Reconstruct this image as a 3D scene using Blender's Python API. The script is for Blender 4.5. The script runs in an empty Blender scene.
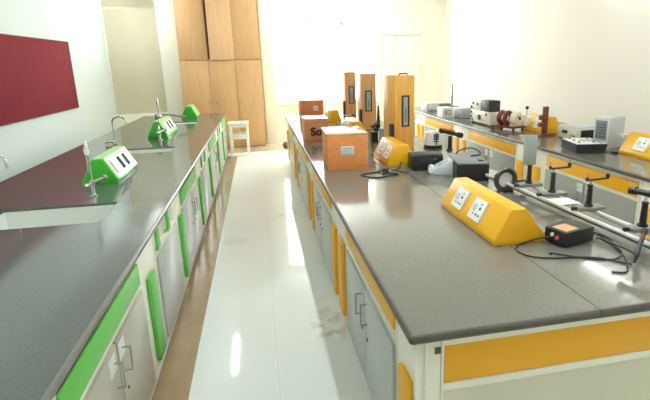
import bpy, bmesh, math, random
from mathutils import Vector, Matrix
random.seed(7)
S = bpy.context.scene
COL = S.collection
PI = math.pi

# ------------------------------------------------------------------ materials
def lin(c):
    c = c / 255.0
    return c / 12.92 if c <= 0.04045 else ((c + 0.055) / 1.055) ** 2.4
def rgb(r, g, b): return (lin(r), lin(g), lin(b), 1.0)

def mat(name, col, rough=0.5, metal=0.0, spec=0.5, noise=0.0, nscale=20.0, bump=0.0, stretch=None, coat=0.0):
    m = bpy.data.materials.new(name); m.use_nodes = True
    nt = m.node_tree; b = nt.nodes['Principled BSDF']
    b.inputs['Base Color'].default_value = col
    b.inputs['Roughness'].default_value = rough
    b.inputs['Metallic'].default_value = metal
    b.inputs['Specular IOR Level'].default_value = spec
    b.inputs['Coat Weight'].default_value = coat
    if noise > 0 or bump > 0:
        tc = nt.nodes.new('ShaderNodeTexCoord')
        mp = nt.nodes.new('ShaderNodeMapping')
        if stretch: mp.inputs['Scale'].default_value = stretch
        n = nt.nodes.new('ShaderNodeTexNoise')
        n.inputs['Scale'].default_value = nscale; n.inputs['Detail'].default_value = 5
        nt.links.new(tc.outputs['Object'], mp.inputs['Vector'])
        nt.links.new(mp.outputs['Vector'], n.inputs['Vector'])
        if noise > 0:
            r = nt.nodes.new('ShaderNodeValToRGB')
            r.color_ramp.elements[0].position = 0.3; r.color_ramp.elements[1].position = 0.7
            r.color_ramp.elements[0].color = tuple(c * (1 - noise) for c in col[:3]) + (1,)
            r.color_ramp.elements[1].color = tuple(min(1, c * (1 + noise)) for c in col[:3]) + (1,)
            nt.links.new(n.outputs['Fac'], r.inputs['Fac'])
            nt.links.new(r.outputs['Color'], b.inputs['Base Color'])
        if bump > 0:
            bp = nt.nodes.new('ShaderNodeBump'); bp.inputs['Strength'].default_value = bump
            bp.inputs['Distance'].default_value = 0.002
            nt.links.new(n.outputs['Fac'], bp.inputs['Height'])
            nt.links.new(bp.outputs['Normal'], b.inputs['Normal'])
    return m

def emit(name, col, strength):
    m = bpy.data.materials.new(name); m.use_nodes = True
    nt = m.node_tree; nt.nodes.remove(nt.nodes['Principled BSDF'])
    e = nt.nodes.new('ShaderNodeEmission'); e.inputs['Color'].default_value = col; e.inputs['Strength'].default_value = strength
    nt.links.new(e.outputs[0], nt.nodes['Material Output'].inputs['Surface'])
    return m

def granite(name, base, speck):
    m = bpy.data.materials.new(name); m.use_nodes = True
    nt = m.node_tree; b = nt.nodes['Principled BSDF']; N = nt.nodes.new; K = nt.links.new
    tc = N('ShaderNodeTexCoord')
    fine = N('ShaderNodeTexNoise'); fine.inputs['Scale'].default_value = 90; fine.inputs['Detail'].default_value = 6
    big = N('ShaderNodeTexNoise'); big.inputs['Scale'].default_value = 2.2; big.inputs['Detail'].default_value = 6
    vor = N('ShaderNodeTexVoronoi'); vor.inputs['Scale'].default_value = 26
    for n in (fine, big, vor): K(tc.outputs['Object'], n.inputs['Vector'])
    r1 = N('ShaderNodeValToRGB'); r1.color_ramp.elements[0].position = .35; r1.color_ramp.elements[1].position = .72
    r1.color_ramp.elements[0].color = tuple(c * .88 for c in base[:3]) + (1,)
    r1.color_ramp.elements[1].color = tuple(c * 1.14 for c in base[:3]) + (1,)
    K(fine.outputs['Fac'], r1.inputs['Fac'])
    r2 = N('ShaderNodeValToRGB'); r2.color_ramp.elements[0].position = .0; r2.color_ramp.elements[1].position = .13
    r2.color_ramp.elements[0].color = (1, 1, 1, 1); r2.color_ramp.elements[1].color = (0, 0, 0, 1)
    K(vor.outputs['Distance'], r2.inputs['Fac'])
    r3 = N('ShaderNodeValToRGB'); r3.color_ramp.elements[0].position = .48; r3.color_ramp.elements[1].position = .62
    K(big.outputs['Fac'], r3.inputs['Fac'])
    mul = N('ShaderNodeMath'); mul.operation = 'MULTIPLY'; K(r2.outputs['Color'], mul.inputs[0]); K(r3.outputs['Color'], mul.inputs[1])
    mx = N('ShaderNodeMix'); mx.data_type = 'RGBA'
    K(mul.outputs[0], mx.inputs[0]); K(r1.outputs['Color'], mx.inputs[6]); mx.inputs[7].default_value = speck
    K(mx.outputs[2], b.inputs['Base Color'])
    rr = N('ShaderNodeMapRange'); rr.inputs[3].default_value = .05; rr.inputs[4].default_value = .13
    K(big.outputs['Fac'], rr.inputs[0]); K(rr.outputs[0], b.inputs['Roughness'])
    b.inputs['Specular IOR Level'].default_value = .6
    return m

def tile_floor(name, base, joint, size=.6, rough=.07):
    m = bpy.data.materials.new(name); m.use_nodes = True
    nt = m.node_tree; b = nt.nodes['Principled BSDF']; N = nt.nodes.new; K = nt.links.new
    tc = N('ShaderNodeTexCoord')
    br = N('ShaderNodeTexBrick'); br.offset = 0; br.squash = 1
    br.inputs['Scale'].default_value = 1; br.inputs['Mortar Size'].default_value = .0025
    br.inputs['Brick Width'].default_value = size; br.inputs['Row Height'].default_value = size
    br.inputs['Color1'].default_value = base; br.inputs['Color2'].default_value = tuple(c * .965 for c in base[:3]) + (1,)
    br.inputs['Mortar'].default_value = joint
    K(tc.outputs['Object'], br.inputs['Vector'])
    # worn dull stains
    n = N('ShaderNodeTexNoise'); n.inputs['Scale'].default_value = 1.3; n.inputs['Detail'].default_value = 7
    K(tc.outputs['Object'], n.inputs['Vector'])
    r = N('ShaderNodeValToRGB'); r.color_ramp.elements[0].position = .62; r.color_ramp.elements[1].position = .78
    K(n.outputs['Fac'], r.inputs['Fac'])
    mx = N('ShaderNodeMix'); mx.data_type = 'RGBA'; mx.inputs[7].default_value = rgb(178, 168, 140)
    sc = N('ShaderNodeMath'); sc.operation = 'MULTIPLY'; sc.inputs[1].default_value = .45; K(r.outputs['Color'], sc.inputs[0])
    K(sc.outputs[0], mx.inputs[0]); K(br.outputs['Color'], mx.inputs[6])
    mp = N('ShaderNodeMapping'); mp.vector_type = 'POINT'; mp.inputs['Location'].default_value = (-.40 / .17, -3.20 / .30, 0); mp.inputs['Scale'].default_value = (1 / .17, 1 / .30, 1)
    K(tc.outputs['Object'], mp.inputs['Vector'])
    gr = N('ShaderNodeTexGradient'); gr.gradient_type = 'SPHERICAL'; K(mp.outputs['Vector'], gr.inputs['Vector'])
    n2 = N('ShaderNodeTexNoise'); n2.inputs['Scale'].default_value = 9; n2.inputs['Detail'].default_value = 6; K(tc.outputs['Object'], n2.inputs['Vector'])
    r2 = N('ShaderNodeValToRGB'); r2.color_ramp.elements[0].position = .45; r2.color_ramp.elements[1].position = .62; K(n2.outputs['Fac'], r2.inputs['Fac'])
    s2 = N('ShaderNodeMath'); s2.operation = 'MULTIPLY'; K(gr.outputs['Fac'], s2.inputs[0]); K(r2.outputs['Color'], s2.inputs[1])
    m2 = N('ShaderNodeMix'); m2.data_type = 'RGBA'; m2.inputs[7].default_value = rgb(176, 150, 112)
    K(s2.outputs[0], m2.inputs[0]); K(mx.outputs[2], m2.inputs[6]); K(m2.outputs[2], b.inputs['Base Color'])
    b.inputs['Roughness'].default_value = rough; b.inputs['Specular IOR Level'].default_value = .5
    return m

def glass_mat():
    m = bpy.data.materials.new('window_glass'); m.use_nodes = True
    nt = m.node_tree; nt.nodes.remove(nt.nodes['Principled BSDF'])
    t = nt.nodes.new('ShaderNodeBsdfTransparent'); g = nt.nodes.new('ShaderNodeBsdfGlossy'); g.inputs['Roughness'].default_value = .02
    x = nt.nodes.new('ShaderNodeMixShader'); x.inputs[0].default_value = .06
    nt.links.new(t.outputs[0], x.inputs[1]); nt.links.new(g.outputs[0], x.inputs[2])
    nt.links.new(x.outputs[0], nt.nodes['Material Output'].inputs['Surface'])
    return m

M = {}
M['wall_cream'] = mat('wall_cream', rgb(246, 242, 228), .75, bump=.15, nscale=60)
M['wall_cool'] = mat('wall_cool', rgb(228, 240, 235), .75, bump=.15, nscale=60)
M['ceiling'] = mat('ceiling_paint', rgb(245, 245, 240), .85)
M['khaki'] = mat('khaki_panel', rgb(214, 206, 178), .7, noise=.03, nscale=3)
M['cream_trim'] = mat('cream_trim', rgb(243, 238, 220), .55)
M['floor'] = tile_floor('glossy_tile', rgb(232, 238, 232), rgb(222, 227, 218))
M['floor_warm'] = tile_floor('beige_tile', rgb(186, 174, 146), rgb(180, 170, 148), rough=.12)
M['brown_strip'] = mat('brown_strip', rgb(160, 134, 104), .14, noise=.10, nscale=6)
M['maroon'] = mat('maroon_felt', rgb(136, 52, 60), .9, spec=.15, noise=.06, nscale=5, bump=.2)
M['maroon_edge'] = mat('maroon_edge', rgb(112, 40, 46), .6)
M['wood'] = mat('cabinet_laminate', rgb(212, 170, 120), .38, noise=.09, nscale=5, stretch=(7, 7, .5))
M['wood_light'] = mat('loft_door_laminate', rgb(226, 186, 142), .38, noise=.07, nscale=5, stretch=(7, 7, .5))
M['dark_gap'] = mat('dark_gap', rgb(60, 48, 36), .8)
M['oak'] = mat('oak_case', rgb(238, 176, 86), .42, noise=.14, nscale=4, stretch=(14, 14, .7))
M['teak'] = mat('teak_case', rgb(220, 168, 108), .42, noise=.12, nscale=4, stretch=(12, 12, .8))
M['box_brown'] = mat('box_veneer', rgb(228, 146, 84), .42, noise=.10, nscale=4, stretch=(3, 3, 10))
M['box_dark'] = mat('box_veneer_deep', rgb(204, 128, 84), .42, noise=.12, nscale=4, stretch=(3, 3, 10))
M['box_red'] = mat('box_veneer_red', rgb(214, 126, 84), .42, noise=.12, nscale=4, stretch=(3, 3, 10))
M['granite'] = granite('dark_granite', rgb(122, 120, 110), rgb(176, 176, 164))
M['granite_dimmed'] = granite('dark_granite_dimmed', rgb(98, 104, 100), rgb(165, 170, 164))  # same granite, colour darkened for the weaker light on the left bench
M['granite_edge'] = mat('granite_edge', rgb(74, 68, 60), .3, noise=.2, nscale=90)
M['granite_edge_pale'] = mat('granite_edge_pale', rgb(104, 102, 96), .3, noise=.2, nscale=90)
M['panel_cream'] = mat('panel_cream', rgb(210, 208, 186), .4)
M['white_lam'] = mat('white_laminate', rgb(238, 236, 220), .32)
M['grey_lam'] = mat('grey_laminate', rgb(182, 187, 184), .28)
M['grey_lam_g'] = mat('grey_laminate_warm', rgb(170, 166, 152), .3)
M['grey_lam_r'] = mat('grey_laminate_dull', rgb(150, 152, 144), .4)
M['yellow'] = mat('yellow_laminate', rgb(234, 170, 14), .38)
M['green'] = mat('green_laminate', rgb(98, 186, 78), .38)
M['green_plastic'] = mat('green_metal', rgb(62, 186, 50), .32)
M['green_pale'] = mat('green_pale', rgb(150, 214, 120), .3)
M['yellow_metal'] = mat('yellow_metal', rgb(236, 176, 22), .35)
M['plinth'] = mat('plinth', rgb(120, 116, 104), .6)
M['white_plastic'] = mat('white_plastic', rgb(240, 241, 238), .35)
M['ivory'] = mat('ivory_enamel', rgb(232, 228, 204), .35)
M['slot_grey'] = mat('slot_grey', rgb(62, 92, 70), .8, spec=.1)
M['hole'] = mat('socket_hole', rgb(52, 56, 60), .6)
M['chrome'] = mat('chrome', rgb(205, 205, 205), .16, metal=1)
M['steel'] = mat('brushed_steel', rgb(190, 192, 192), .26, metal=1)
M['dark_steel'] = mat('dark_steel', rgb(100, 100, 98), .3, metal=1)
M['rod_steel'] = mat('rod_steel', rgb(222, 224, 222), .3, metal=.25)
M['grey_steel'] = mat('grey_steel', rgb(150, 152, 146), .35, metal=.7)
M['black'] = mat('black_enamel', rgb(30, 30, 32), .38)
M['black_matt'] = mat('black_matt', rgb(38, 39, 42), .6)
M['charcoal'] = mat('charcoal_plastic', rgb(54, 56, 58), .5)
M['grey_metal'] = mat('grey_metal', rgb(178, 186, 188), .45)
M['light_grey'] = mat('light_grey', rgb(206, 212, 214), .42)
M['mid_grey'] = mat('mid_grey', rgb(128, 134, 136), .5)
M['screen_grey'] = mat('screen_grey', rgb(158, 168, 164), .5)
M['ceramic'] = mat('sink_ceramic', rgb(228, 232, 224), .18)
M['dark_red'] = mat('coil_red', rgb(120, 52, 46), .4)
M['brown_wood'] = mat('brown_wood', rgb(104, 54, 40), .45, noise=.15, nscale=8, stretch=(6, 6, 1))
M['orange_label'] = mat('orange_label', rgb(226, 166, 116), .5)
M['pink'] = mat('pink_knob', rgb(205, 90, 110), .35)
M['paper'] = mat('paper_label', rgb(214, 222, 220), .5)
M['window_tint'] = mat('scale_glass', rgb(172, 180, 176), .12)
M['clay'] = mat('clay_brown', rgb(120, 84, 54), .7)
M['copper'] = mat('copper_tube', rgb(206, 140, 110), .3, metal=.6)
M['glass'] = glass_mat()
M['white_frame'] = mat('white_frame', rgb(244, 242, 234), .4)
M['tube'] = emit('lamp_tube', (.93, .99, 1.04, 1), 120)
M['tube_weak'] = emit('lamp_tube_weak', (.93, .99, 1.04, 1), 45)  # weaker strength, set to balance the room brightness
M['tube_dim'] = emit('lamp_tube_dim', (.93, .99, 1.04, 1), 44)
M['tube_fill'] = emit('lamp_tube_fill', (.93, .99, 1.04, 1), 75)  # for the two fill tubes added near the back wall
M['tube_wall'] = emit('lamp_tube_wall', (.95, 1, 1.0, 1), 12)

# ------------------------------------------------------------------ mesh helpers
class MB:
    def __init__(s): s.bm = bmesh.new()
    def _add(s, verts, faces):
        vs = [s.bm.verts.new(v) for v in verts]
        fs = []
        for f in faces:
            try: fs.append(s.bm.faces.new([vs[i] for i in f]))
            except ValueError: pass
        return vs, fs
    def box(s, x0, x1, y0, y1, z0, z1, bev=0.0, seg=2, rot=None, about=None):
        vs, fs = s._add([(x0, y0, z0), (x1, y0, z0), (x1, y1, z0), (x0, y1, z0), (x0, y0, z1), (x1, y0, z1), (x1, y1, z1), (x0, y1, z1)],
                        [(0, 3, 2, 1), (4, 5, 6, 7), (0, 1, 5, 4), (1, 2, 6, 5), (2, 3, 7, 6), (3, 0, 4, 7)])
        if rot is not None:
            c = Vector(about) if about else Vector(((x0 + x1) / 2, (y0 + y1) / 2, (z0 + z1) / 2))
            bmesh.ops.rotate(s.bm, verts=vs, cent=c, matrix=rot)
        if bev > 0:
            es = list({e for f in fs for e in f.edges})
            bmesh.ops.bevel(s.bm, geom=es, offset=bev, segments=seg, affect='EDGES', profile=.5)
        return s
    def prism(s, prof, axis, t0, t1, bev=0.0):
        # prof: (a,b) pairs, counter-clockwise ; axis 'x': (y,z) 'y': (x,z) 'z': (x,y)
        def p(a, b, t): return {'x': (t, a, b), 'y': (a, t, b), 'z': (a, b, t)}[axis]
        n = len(prof)
        vs, fs = s._add([p(a, b, t0) for a, b in prof] + [p(a, b, t1) for a, b in prof],
                        [tuple(range(n)), tuple(range(2 * n - 1, n - 1, -1))] + [(i, (i + 1) % n, n + (i + 1) % n, n + i) for i in range(n)])
        bmesh.ops.recalc_face_normals(s.bm, faces=fs)
        if bev > 0:
            es = list({e for f in fs for e in f.edges})
            bmesh.ops.bevel(s.bm, geom=es, offset=bev, segments=2, affect='EDGES', profile=.5)
        return s
    def cyl(s, p0, p1, r0, r1=None, seg=20):
        r1 = r0 if r1 is None else r1
        a, b = Vector(p0), Vector(p1); d = (b - a).normalized()
        u = d.orthogonal().normalized(); v = d.cross(u)
        ring = [(u * math.cos(2 * PI * i / seg) + v * math.sin(2 * PI * i / seg)) for i in range(seg)]
        s._add([a + q * r0 for q in ring] + [b + q * r1 for q in ring],
               [tuple(range(seg - 1, -1, -1)), tuple(range(seg, 2 * seg))] + [(i, (i + 1) % seg, seg + (i + 1) % seg, seg + i) for i in range(seg)])
        return s
    def lathe(s, prof, c=(0, 0, 0), seg=28, axis='z'):
        vs = []
        for r, h in prof:
            for i in range(seg):
                a = 2 * PI * i / seg
                q = (r * math.cos(a), r * math.sin(a), h)
                if axis == 'y': q = (q[0], q[2], q[1])
                if axis == 'x': q = (q[2], q[0], q[1])
                vs.append((c[0] + q[0], c[1] + q[1], c[2] + q[2]))
        fs = []
        for k in range(len(prof) - 1):
            for i in range(seg):
                j = (i + 1) % seg
                fs.append((k * seg + i, k * seg + j, (k + 1) * seg + j, (k + 1) * seg + i))
        fs.append(tuple(range(seg - 1, -1, -1))); fs.append(tuple(range((len(prof) - 1) * seg, len(prof) * seg)))
        _, f = s._add(vs, fs)
        bmesh.ops.recalc_face_normals(s.bm, faces=f)
        return s
    def ring(s, c, R, r, axis='y', seg=36, sub=12, a0=0.0, a1=2 * PI):
        full = abs(a1 - a0 - 2 * PI) < 1e-6
        pts = []
        n = seg if full else seg + 1
        for i in range(n):
            a = a0 + (a1 - a0) * i / seg
            e = (R * math.cos(a), R * math.sin(a))
            pts.append({'y': (c[0] + e[0], c[1], c[2] + e[1]), 'x': (c[0], c[1] + e[0], c[2] + e[1]), 'z': (c[0] + e[0], c[1] + e[1], c[2])}[axis])
        return s.tube(pts, r, sub, closed=full, smooth=False)
    def tube(s, pts, r, seg=10, closed=False, smooth=True, sub=6):
        P = [Vector(p) for p in pts]
        if smooth and len(P) > 2:
            Q = []
            for i in range(len(P) - 1):
                p0 = P[max(i - 1, 0)]; p1 = P[i]; p2 = P[i + 1]; p3 = P[min(i + 2, len(P) - 1)]
                for k in range(sub):
                    t = k / sub
                    Q.append(.5 * ((2 * p1) + (p2 - p0) * t + (2 * p0 - 5 * p1 + 4 * p2 - p3) * t * t + (3 * p1 - p0 - 3 * p2 + p3) * t ** 3))
            Q.append(P[-1]); P = Q
        n = len(P); up = None; vs = []
        for i in range(n):
            a = P[(i - 1) % n] if (closed or i > 0) else P[0]
            b = P[(i + 1) % n] if (closed or i < n - 1) else P[-1]
            d = (b - a).normalized()
            if up is None: up = d.orthogonal().normalized()
            u = (up - d * up.dot(d))
            u = u.normalized() if u.length > 1e-6 else d.orthogonal().normalized()
            up = u; v = d.cross(u)
            for k in range(seg):
                an = 2 * PI * k / seg
                vs.append(P[i] + (u * math.cos(an) + v * math.sin(an)) * r)
        fs = []
        for i in range(n if closed else n - 1):
            j = (i + 1) % n
            for k in range(seg):
                l = (k + 1) % seg
                fs.append((i * seg + k, i * seg + l, j * seg + l, j * seg + k))
        if not closed: fs += [tuple(range(seg - 1, -1, -1)), tuple(range((n - 1) * seg, n * seg))]
        s._add(vs, fs)
        return s
    def sphere(s, c, r, seg=14, sz=1.0):
        prof = [(max(1e-4, r * math.sin(PI * i / 8)), -r * sz * math.cos(PI * i / 8)) for i in range(9)]
        return s.lathe(prof, c, seg)
    def quad(s, *v):
        s._add(v, [(0, 1, 2, 3)]); return s
    def build(s, name, m, parent=None, loc=(0, 0, 0), label=None):
        me = bpy.data.meshes.new(name); s.bm.to_mesh(me); s.bm.free()
        for p in me.polygons: p.use_smooth = True
        me.set_sharp_from_angle(angle=math.radians(32))
        me.materials.append(M[m])
        o = bpy.data.objects.new(name, me); COL.objects.link(o); o.location = loc
        if parent: o.parent = parent
        if label: o['label'] = label
        return o

def tag(o, label, cat, group=None):
    o['label'] = label; o['category'] = cat
    if group: o['group'] = group
    return o
def thing(name, label, cat, loc=(0, 0, 0), rz=0.0, group=None):
    o = bpy.data.objects.new(name, None); COL.objects.link(o)
    o.empty_display_size = .05; o.location = loc; o.rotation_euler = (0, 0, rz)
    return tag(o, label, cat, group)
def struct(o):
    o['kind'] = 'structure'; return o
def copy_tree(o, parent=None):
    c = o.copy(); COL.objects.link(c)
    if parent: c.parent = parent
    for ch in [q for q in S.objects if q.parent == o]: copy_tree(ch, c)
    return c
def text_mesh(body, name, m, parent, loc, size, rot, depth=.001):
    cu = bpy.data.curves.new(name, 'FONT'); cu.body = body; cu.size = size; cu.extrude = depth; cu.offset = .007
    t = bpy.data.objects.new('t', cu); COL.objects.link(t)
    dg = bpy.context.evaluated_depsgraph_get(); dg.update()
    me = bpy.data.meshes.new_from_object(t.evaluated_get(dg))
    bpy.data.objects.remove(t)
    me.materials.clear(); me.materials.append(M[m])
    o = bpy.data.objects.new(name, me); COL.objects.link(o); o.parent = parent; o.location = loc; o.rotation_euler = rot
    return o

# ------------------------------------------------------------------ the room
XL, XR, YB, YF, ZC = -3.20, 4.72, 12.05, -1.6, 3.45
ZT = 0.90
struct(MB().box(XL - .2, XR + .2, YF - .2, YB + .2, -.12, 0).build('floor', 'floor'))
struct(MB().box(XL - .2, XR + .2, YF - .2, YB + .2, ZC, ZC + .12).build('ceiling', 'ceiling'))
struct(MB().box(XL - .2, XL, YF, YB, 0, ZC).build('wall_left', 'wall_cool'))
struct(MB().box(XR, XR + .2, YF, YB, 0, ZC).build('wall_right', 'wall_cream'))
struct(MB().box(XL - .2, XR + .2, YF - .2, YF, 0, ZC).build('wall_front', 'wall_cream'))
WX0, WX1, WZ0, WZ1 = .47, 2.92, .95, 3.34
b = MB()
b.box(XL - .2, WX0, YB, YB + .2, 0, ZC); b.box(WX1, XR + .2, YB, YB + .2, 0, ZC)
b.box(WX0, WX1, YB, YB + .2, 0, WZ0); b.box(WX0, WX1, YB, YB + .2, WZ1, ZC)
struct(b.build('wall_back', 'wall_cream'))
# window
w = struct(bpy.data.objects.new('window_1', None)); COL.objects.link(w); w.location = (WX0, YB + .1, WZ0)
W, Hh = WX1 - WX0, WZ1 - WZ0
b = MB(); t = .05
b.box(0, t, -.03, .03, 0, Hh, .004); b.box(W - t, W, -.03, .03, 0, Hh, .004)
b.box(t, W - t, -.03, .03, 0, t, .004); b.box(t, W - t, -.03, .03, Hh - t, Hh, .004)
b.box(t, W - t, -.025, .025, 1.83, 1.88, .004)
for k in (1, 2): b.box(W * k / 3 - .02, W * k / 3 + .02, -.025, .025, t, Hh - t, .004)
struct(b.build('window_frame', 'white_frame', w))
struct(MB().box(t, W - t, -.004, .004, t, Hh - t).build('window_pane', 'glass', w))
struct(MB().box(-.04, W + .04, -.16, -.03, -.03, 0, .006).build('window_sill', 'cream_trim', w))
# khaki panel on the back wall, pale pillar, ledge under the panel
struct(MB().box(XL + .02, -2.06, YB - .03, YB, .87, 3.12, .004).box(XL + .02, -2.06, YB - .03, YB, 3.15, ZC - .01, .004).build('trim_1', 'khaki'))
struct(MB().box(XL + .02, -2.06, YB - .02, YB, 3.12, 3.15).build('trim_2', 'cream_trim'))
struct(MB().box(XL, -2.06, YB - .22, YB, .0, .86, .006).build('trim_3', 'cream_trim'))
struct(MB().box(-2.05, -1.66, YB - .25, YB, 0, ZC, .006).build('trim_4', 'white_lam'))
struct(MB().box(.14, WX0 - .06, YB - .05, YB, 0, ZC, .006).build('trim_5', 'cream_trim'))
struct(MB().box(XL, XL + .035, YB - .06, YB - .03, .87, ZC, .004).build('trim_6', 'white_frame'))
# door right of the window
d = struct(bpy.data.objects.new('door_1', None)); COL.objects.link(d); d.location = (3.04, YB, 0)
struct(MB().box(0, .375, -.04, -.005, .02, 2.52, .006).build('door_leaf', 'wall_cream', d))
struct(MB().box(.385, 1.03, -.04, -.005, .02, 2.52, .006).build('door_leaf', 'wall_cream', d))
struct(MB().box(-.07, -.005, -.05, 0, 0, 2.60, .004).box(1.035, 1.10, -.05, 0, 0, 2.60, .004).box(-.005, 1.035, -.05, 0, 2.53, 2.60, .004).build('door_frame', 'cream_trim', d))
# baseboards
struct(MB().box(XL, XL + .015, YF, YB - .25, 0, .1, .003).build('baseboard_left', 'cream_trim'))
struct(MB().box(XR - .015, XR, YF, YB, 0, .1, .003).build('baseboard_right', 'cream_trim'))
# low platform in front of the cupboards with a pale nosing; thin brown strip on the floor along the green bench
struct(MB().box(XL + .02, XR - .02, 10.80, YB - .26, .0005, .012).build('trim_7', 'floor_warm'))
struct(MB().box(XL + .02, XR - .02, 10.45, 10.80, .0005, .02, .004).build('trim_8', 'cream_trim'))
struct(MB().box(-.735, -.527, YF + .05, 10.44, .0005, .006).build('trim_9', 'brown_strip'))

# ------------------------------------------------------------------ built-in cupboards
CX = [-1.645, -1.04, -.465, .105]
cab = thing('storage_cupboard', 'tall brown laminate cupboard with three doors standing on the floor at the back wall', 'cupboard', (CX[0], YB - .03, .013))
Wc = CX[3] - CX[0]
b = MB(); b.box(0, .02, -.40, 0, 0, 1.985); b.box(Wc - .02, Wc, -.40, 0, 0, 1.985); b.box(.02, Wc - .02, -.02, 0, 0, 1.985)
b.box(.02, Wc - .02, -.40, -.02, 1.965, 1.985); b.box(.02, Wc - .02, -.40, -.02, 0, .06)
b.build('carcass', 'wood', cab)
for k in range(3):
    x0, x1 = CX[k] - CX[0] + .004, CX[k + 1] - CX[0] - .004
    dr = MB().box(x0, x1, -.422, -.402, .01, 1.975, .003).build('door', 'wood', cab)
    hx = x0 + (.09 if k == 1 else (x1 - x0) - .04 if k == 0 else .04)
    MB().box(hx - .008, hx + .008, -.44, -.422, .98, 1.10, .005).build('handle', 'chrome', dr)
loft = thing('loft_cupboard', 'upper brown laminate cupboard with its middle door ajar, above the tall cupboard', 'cupboard', (CX[0], YB - .03, 2.0))
Hl = ZC - 2.0 - .005
b = MB(); b.box(0, .02, -.40, 0, 0, Hl); b.box(Wc - .02, Wc, -.40, 0, 0, Hl); b.box(.02, Wc - .02, -.02, 0, 0, Hl)
b.box(.02, Wc - .02, -.40, -.02, 0, .02); b.box(.02, Wc - .02, -.40, -.02, Hl - .02, Hl)
b.box(CX[1] - CX[0] - .01, CX[1] - CX[0] + .01, -.40, -.02, .02, Hl - .02); b.box(CX[2] - CX[0] - .01, CX[2] - CX[0] + .01, -.40, -.02, .02, Hl - .02)
b.build('carcass', 'wood', loft)
for k in range(3):
    x0, x1 = CX[k] - CX[0] + .004, CX[k + 1] - CX[0] - .004
    if k != 1:
        MB().box(x0, x1, -.422, -.402, .008, Hl - .005, .003).build('door', 'wood', loft)
    else:
        r = Matrix.Rotation(math.radians(9), 3, 'Z')
        MB().box(x0 + .05, x1, -.422, -.402, .008, Hl - .005, .003, rot=r, about=(x1, -.402, 0)).build('door', 'wood_light', loft, label='paler loft door standing ajar')

# ------------------------------------------------------------------ wall board
bd = thing('pin_board', 'large maroon felt board hung on the left wall', 'board', (XL, 7.4, 1.21))
MB().box(.003, .022, -2.27, 2.27, 0, 1.105, .002).build('felt_panel', 'maroon', bd)
b = MB()
b.box(.003, .028, -2.285, -2.27, -.015, 1.12); b.box(.003, .028, 2.27, 2.285, -.015, 1.12)
b.box(.003, .028, -2.27, 2.27, -.015, 0); b.box(.003, .028, -2.27, 2.27, 1.105, 1.12)
b.build('frame', 'maroon_edge', bd)

# ------------------------------------------------------------------ lamps
def tube_light(x, y, z, label, wall=False, m='tube'):
    o = thing('tube_light', label, 'lamp', (x, y, z), 0)
    if wall:
        MB().box(-.05, 0, -.62, .62, -.03, .03, .004).build('housing', 'white_frame', o)
        MB().cyl((-.075, -.58, 0), (-.075, .58, 0), .02, seg=12).build('lamp_tube', m, o)
        for e in (-.62, .58): MB().box(-.095, -.05, e, e + .04, -.028, .028, .004).build('end_cap', 'white_frame', o)
    else:
        MB().box(-.04, .04, -.62, .62, -.05, 0, .004).build('housing', 'white_frame', o)
        MB().cyl((0, -.58, -.075), (0, .58, -.075), .02, seg=12).build('lamp_tube', m, o)
        for e in (-.62, .58): MB().box(-.03, .03, e, e + .04, -.1, -.05, .004).build('end_cap', 'white_frame', o)
    return o
for x, y, t, m in ((-.76, 8.3, 'ceiling tube light over the far half of the green bench', 'tube_dim'), (-.76, 4.6, 'ceiling tube light over the middle of the green bench', 'tube_dim'),
                   (-.76, .9, 'ceiling tube light over the near end of the green bench', 'tube_weak'), (1.55, 10.6, 'added fill tube on the ceiling nearest the window', 'tube_fill'), (-2.35, 10.8, 'added fill tube on the ceiling in the far left corner by the khaki panel', 'tube_fill'),  # window and far-left tubes are added to lift the dim back wall
                   (2.6, 3.4, 'added fill tube on the ceiling over the gap between the two yellow benches', 'tube_weak'),  # added to light the camera-facing fronts of the boxes
                   (.9, 2.6, 'added fill tube on the ceiling over the near end of the island', 'tube'),  # added fill for the box fronts further along the island
                   (2.6, .5, 'added fill tube on the ceiling before the near ends of the yellow benches', 'tube_weak')):  # added tube, placed so the worktop does not mirror it
    tube_light(x, y, ZC - .001, t, m=m)
for y, z, t in ((5.4, 2.88, 'middle wall tube light high on the right wall'), (9.6, 3.1, 'added fill tube, farthest one high on the right wall'), (1.2, 2.88, 'nearest wall tube light high on the right wall')):  # farthest one is added, its mirror image kept under a socket box
    tube_light(XR - .001, y, z, t, True, 'tube_wall')

# ------------------------------------------------------------------ benches
def handle_mb(b, x, y, z, s, h=.12):
    # D handle standing off a face at x, towards s
    b.tube([(x, y, z), (x + s * .036, y, z), (x + s * .036, y, z + h), (x, y, z + h)], .0055, 8, smooth=False)
    return b

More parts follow.
